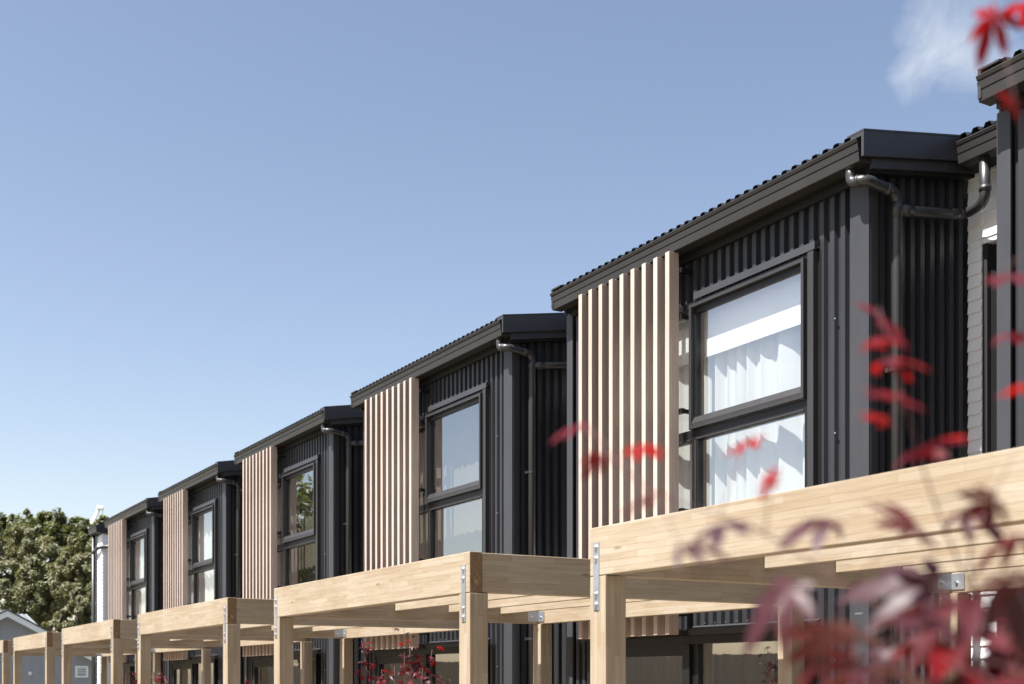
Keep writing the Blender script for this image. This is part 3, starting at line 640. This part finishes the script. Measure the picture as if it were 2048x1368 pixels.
# ------------------------------------------------------------------ red maples
def maple_leaf_mesh(name, droop, seed):
    rnd = random.Random(seed); angs = [-128, -84, -42, 0, 42, 84, 128]; lens = [0.36, 0.66, 0.90, 1.0, 0.88, 0.68, 0.34]
    vs = [(0, 0, 0)]; fs = []
    def pt(r, a): 
        x, y = r * math.sin(R(a)), r * math.cos(R(a)); return (x, y, -droop * r * r + 0.05 * math.sin(a * 0.09 + seed) * r)
    for k, (a, l) in enumerate(zip(angs, lens)):
        a += rnd.uniform(-5, 5); l *= rnd.uniform(0.92, 1.08); i = len(vs); vl = a - 20; vr = a + 20
        vs += [pt(0.34 * l + 0.02, vl), pt(0.52 * l, a - 19), pt(0.76 * l, a - 11), pt(l, a), pt(0.76 * l, a + 11), pt(0.52 * l, a + 19), pt(0.34 * l + 0.02, vr)]
        c1 = len(vs); q = pt(0.52 * l, a); vs.append((q[0], q[1], q[2] - 0.025))
        for j in range(6): fs.append((c1, i + j + 1, i + j))
        fs.append((0, c1, i)); fs.append((0, i + 6, c1))
    fs.append((0, 0, 0)) if False else None
    me = bpy.data.meshes.new(name); me.from_pydata(vs, [], fs); me.update(); me.polygons.foreach_set('use_smooth', [True] * len(me.polygons)); me.materials.append(MATS['leaf_red']); return me
LEAF = [maple_leaf_mesh('maple_leaf_%d' % i, d, i) for i, d in enumerate((0.35, 0.55, 0.75, 0.95))]
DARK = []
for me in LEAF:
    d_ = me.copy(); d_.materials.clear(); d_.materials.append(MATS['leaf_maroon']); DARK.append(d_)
def put_leaf(parent, org, p, size, rnd, tilt=28, dark=0.0):
    o = link('leaf', rnd.choice(DARK if rnd.random() < dark else LEAF), parent); o.location = Vector(p) - org; o.scale = (size,) * 3
    o.rotation_euler = (R(rnd.gauss(0, tilt)), R(rnd.gauss(0, tilt)), rnd.uniform(0, 6.28)); return o
rnd = random.Random(11)
# the near maple, out of focus, right in front of the camera
TB = cam_pt(2180, 1359, 1.55); TB.z = GZ
mt = thing('maple_tree', 'blurred young maple with dark red leaves close in front of the nearest pergola', 'tree', TB, 'red maples')
ZD = 1.30
trunk = [TB, cam_pt(2170, 2400, 1.5), cam_pt(2120, 1750, 1.4), cam_pt(2060, 1430, 1.33)]
mb = MB(); mb.tube(rounded(trunk, 0.2), [0.016] * (len(rounded(trunk, 0.2)) - 3) + [0.012, 0.010, 0.008], 8); mb.build('trunk', 'bark_red', mt, True, off=tuple(TB))
brs = [[(2060, 1430), (1960, 1230), (1850, 960), (1800, 760), (1760, 630)],
       [(2060, 1430), (1880, 1290), (1700, 1180), (1560, 1080), (1440, 1030), (1290, 985), (1160, 850)],
       [(2060, 1430), (2090, 1100), (2070, 750), (2075, 400), (1995, 40)],
       [(1960, 1230), (1930, 1100), (1985, 1000), (2030, 900)],
       [(1880, 1290), (1760, 1290), (1690, 1260)]]
bpts = []
for br2 in brs:
    pts = [cam_pt(x, y, ZD + 0.04 * math.sin(x * 0.01)) for x, y in br2]; pp = rounded(pts, 0.06, 4)
    mb = MB(); nn = len(pp); mb.tube(pp, [0.0016 * (1 - 0.72 * i / (nn - 1)) for i in range(nn)], 6); mb.build('branch', 'bark_red', mt, True, off=tuple(TB)); bpts += pp
spec = [(1992, 28, 105), (2045, 5, 90), (1160, 848, 95), (1272, 892, 100), (1200, 908, 60), (1292, 992, 100), (1500, 878, 90), (1548, 950, 85), (1755, 632, 150), (1735, 684, 80), (1762, 722, 115), (1795, 795, 130), (1775, 840, 80),
        (1822, 908, 165), (1995, 552, 150), (2012, 668, 110), (2040, 780, 90), (1360, 1092, 110), (1440, 1047, 130), (1655, 1038, 140), (1825, 1062, 170), (1928, 1018, 120), (1990, 1000, 110), (2040, 1070, 120),
        (2020, 190, 70), (1580, 1172, 190), (1705, 1275, 210), (1785, 1232, 170), (1865, 1165, 220), (1945, 1190, 220), (2010, 1150, 180), (1890, 1290, 230), (1960, 1320, 230), (1800, 1330, 200), (1720, 1350, 190), (2030, 1260, 220), (1850, 1240, 180), (1640, 1290, 130), (2000, 1370, 230), (1900, 1370, 230), (1930, 1250, 200), (2040, 1340, 220), (1690, 1190, 90)]
for x, y, wpx in spec:
    zz = (1.12 if y > 1120 and wpx > 150 else ZD) + rnd.uniform(-0.12, 0.12); p = cam_pt(x, y, zz)
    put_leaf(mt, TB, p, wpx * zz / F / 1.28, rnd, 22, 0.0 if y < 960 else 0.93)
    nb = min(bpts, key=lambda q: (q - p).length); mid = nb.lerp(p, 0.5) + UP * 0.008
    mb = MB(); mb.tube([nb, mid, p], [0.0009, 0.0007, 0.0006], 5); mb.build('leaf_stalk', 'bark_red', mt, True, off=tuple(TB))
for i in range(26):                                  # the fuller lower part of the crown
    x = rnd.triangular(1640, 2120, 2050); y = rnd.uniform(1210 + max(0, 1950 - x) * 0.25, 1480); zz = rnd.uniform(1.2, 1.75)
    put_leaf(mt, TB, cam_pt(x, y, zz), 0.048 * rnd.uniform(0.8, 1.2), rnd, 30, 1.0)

def small_maple(px, top, D, spread, nleaf, seed, label, single):
    rnd = random.Random(seed); tp = on_plane(px, top, D); base = Vector((tp.x, tp.y, GZ)); H = tp.z - GZ
    t_ = thing('maple_tree', label, 'tree', base, 'red maples')
    mb = MB(); mb.tube([base, base + Vector((0.02, 0, H * 0.35)), base + Vector((-0.01, 0.01, H * 0.6))], [0.022, 0.016, 0.011], 8); mb.build('trunk', 'bark_red', t_, True, off=tuple(base))
    tips = []; nb = 9
    for i in range(nb):
        a = i * 2.4; up = rnd.uniform(0.84, 0.99) if i else 1.0; r_ = spread * (0.25 if i == 0 else rnd.uniform(0.55, 1.0)) * (1.25 - up * 0.7)
        s0 = base + Vector((0, 0, H * rnd.uniform(0.25, 0.5))); e = base + Vector((r_ * math.cos(a), r_ * math.sin(a), H * up)); mid = s0.lerp(e, 0.5) + Vector((math.cos(a), math.sin(a), 0)) * 0.06
        pp = rounded([s0, mid, e], 0.3, 5); mb = MB(); mb.tube(pp, [0.009 * (1 - 0.8 * j / (len(pp) - 1)) for j in range(len(pp))], 6); mb.build('branch', 'bark_red', t_, True, off=tuple(base)); tips.append(pp)
    allv = []; allf = []; tone = []
    for i in range(nleaf):
        pp = rnd.choice(tips); u = rnd.random() ** (0.38 if single else 0.6); k = u * (len(pp) - 1); j = min(int(k), len(pp) - 2); q = pp[j].lerp(pp[j + 1], k - j)
        sp_ = 0.03 + 0.13 * (1 - u); p = q + Vector((rnd.gauss(0, sp_), rnd.gauss(0, sp_), rnd.gauss(0, 0.03)))
        s_ = rnd.uniform(0.045, 0.068)
        if single: put_leaf(t_, base, p, s_, rnd, 26, 0.62)
        else:
            me = rnd.choice(LEAF); M_ = Matrix.LocRotScale(p - base, __import__('mathutils').Euler((R(rnd.gauss(0, 26)), R(rnd.gauss(0, 26)), rnd.uniform(0, 6.28))), Vector((s_,) * 3)); k0 = len(allv); tn = rnd.random()
            allv += [tuple(M_ @ v.co) for v in me.vertices]; allf += [tuple(i_ + k0 for i_ in pg_.vertices) for pg_ in me.polygons]; tone += [tn] * len(me.polygons)
    if not single:
        me = bpy.data.meshes.new('foliage'); me.from_pydata(allv, [], allf); me.update(); at = me.attributes.new('tone', 'FLOAT', 'FACE'); at.data.foreach_set('value', tone); me.materials.append(MATS['leaf_red_mass']); fo = link('foliage', me, t_); fo['kind'] = 'stuff'
small_maple(800, 1256, 4.7, 0.62, 290, 21, 'small red maple in sharp focus under the pergola of the sky-mirroring house', True)
small_maple(312, 1343, 4.7, 0.55, 240, 22, 'small red maple seen between the posts of the tree-mirroring house pergola', False)
small_maple(488, 1352, 4.7, 0.5, 200, 23, 'small red maple between the pergolas of the sky- and tree-mirroring houses', False)
small_maple(258, 1335, 4.9, 0.3, 90, 24, 'sparse red maple behind the post of the second house from the white end block', False)
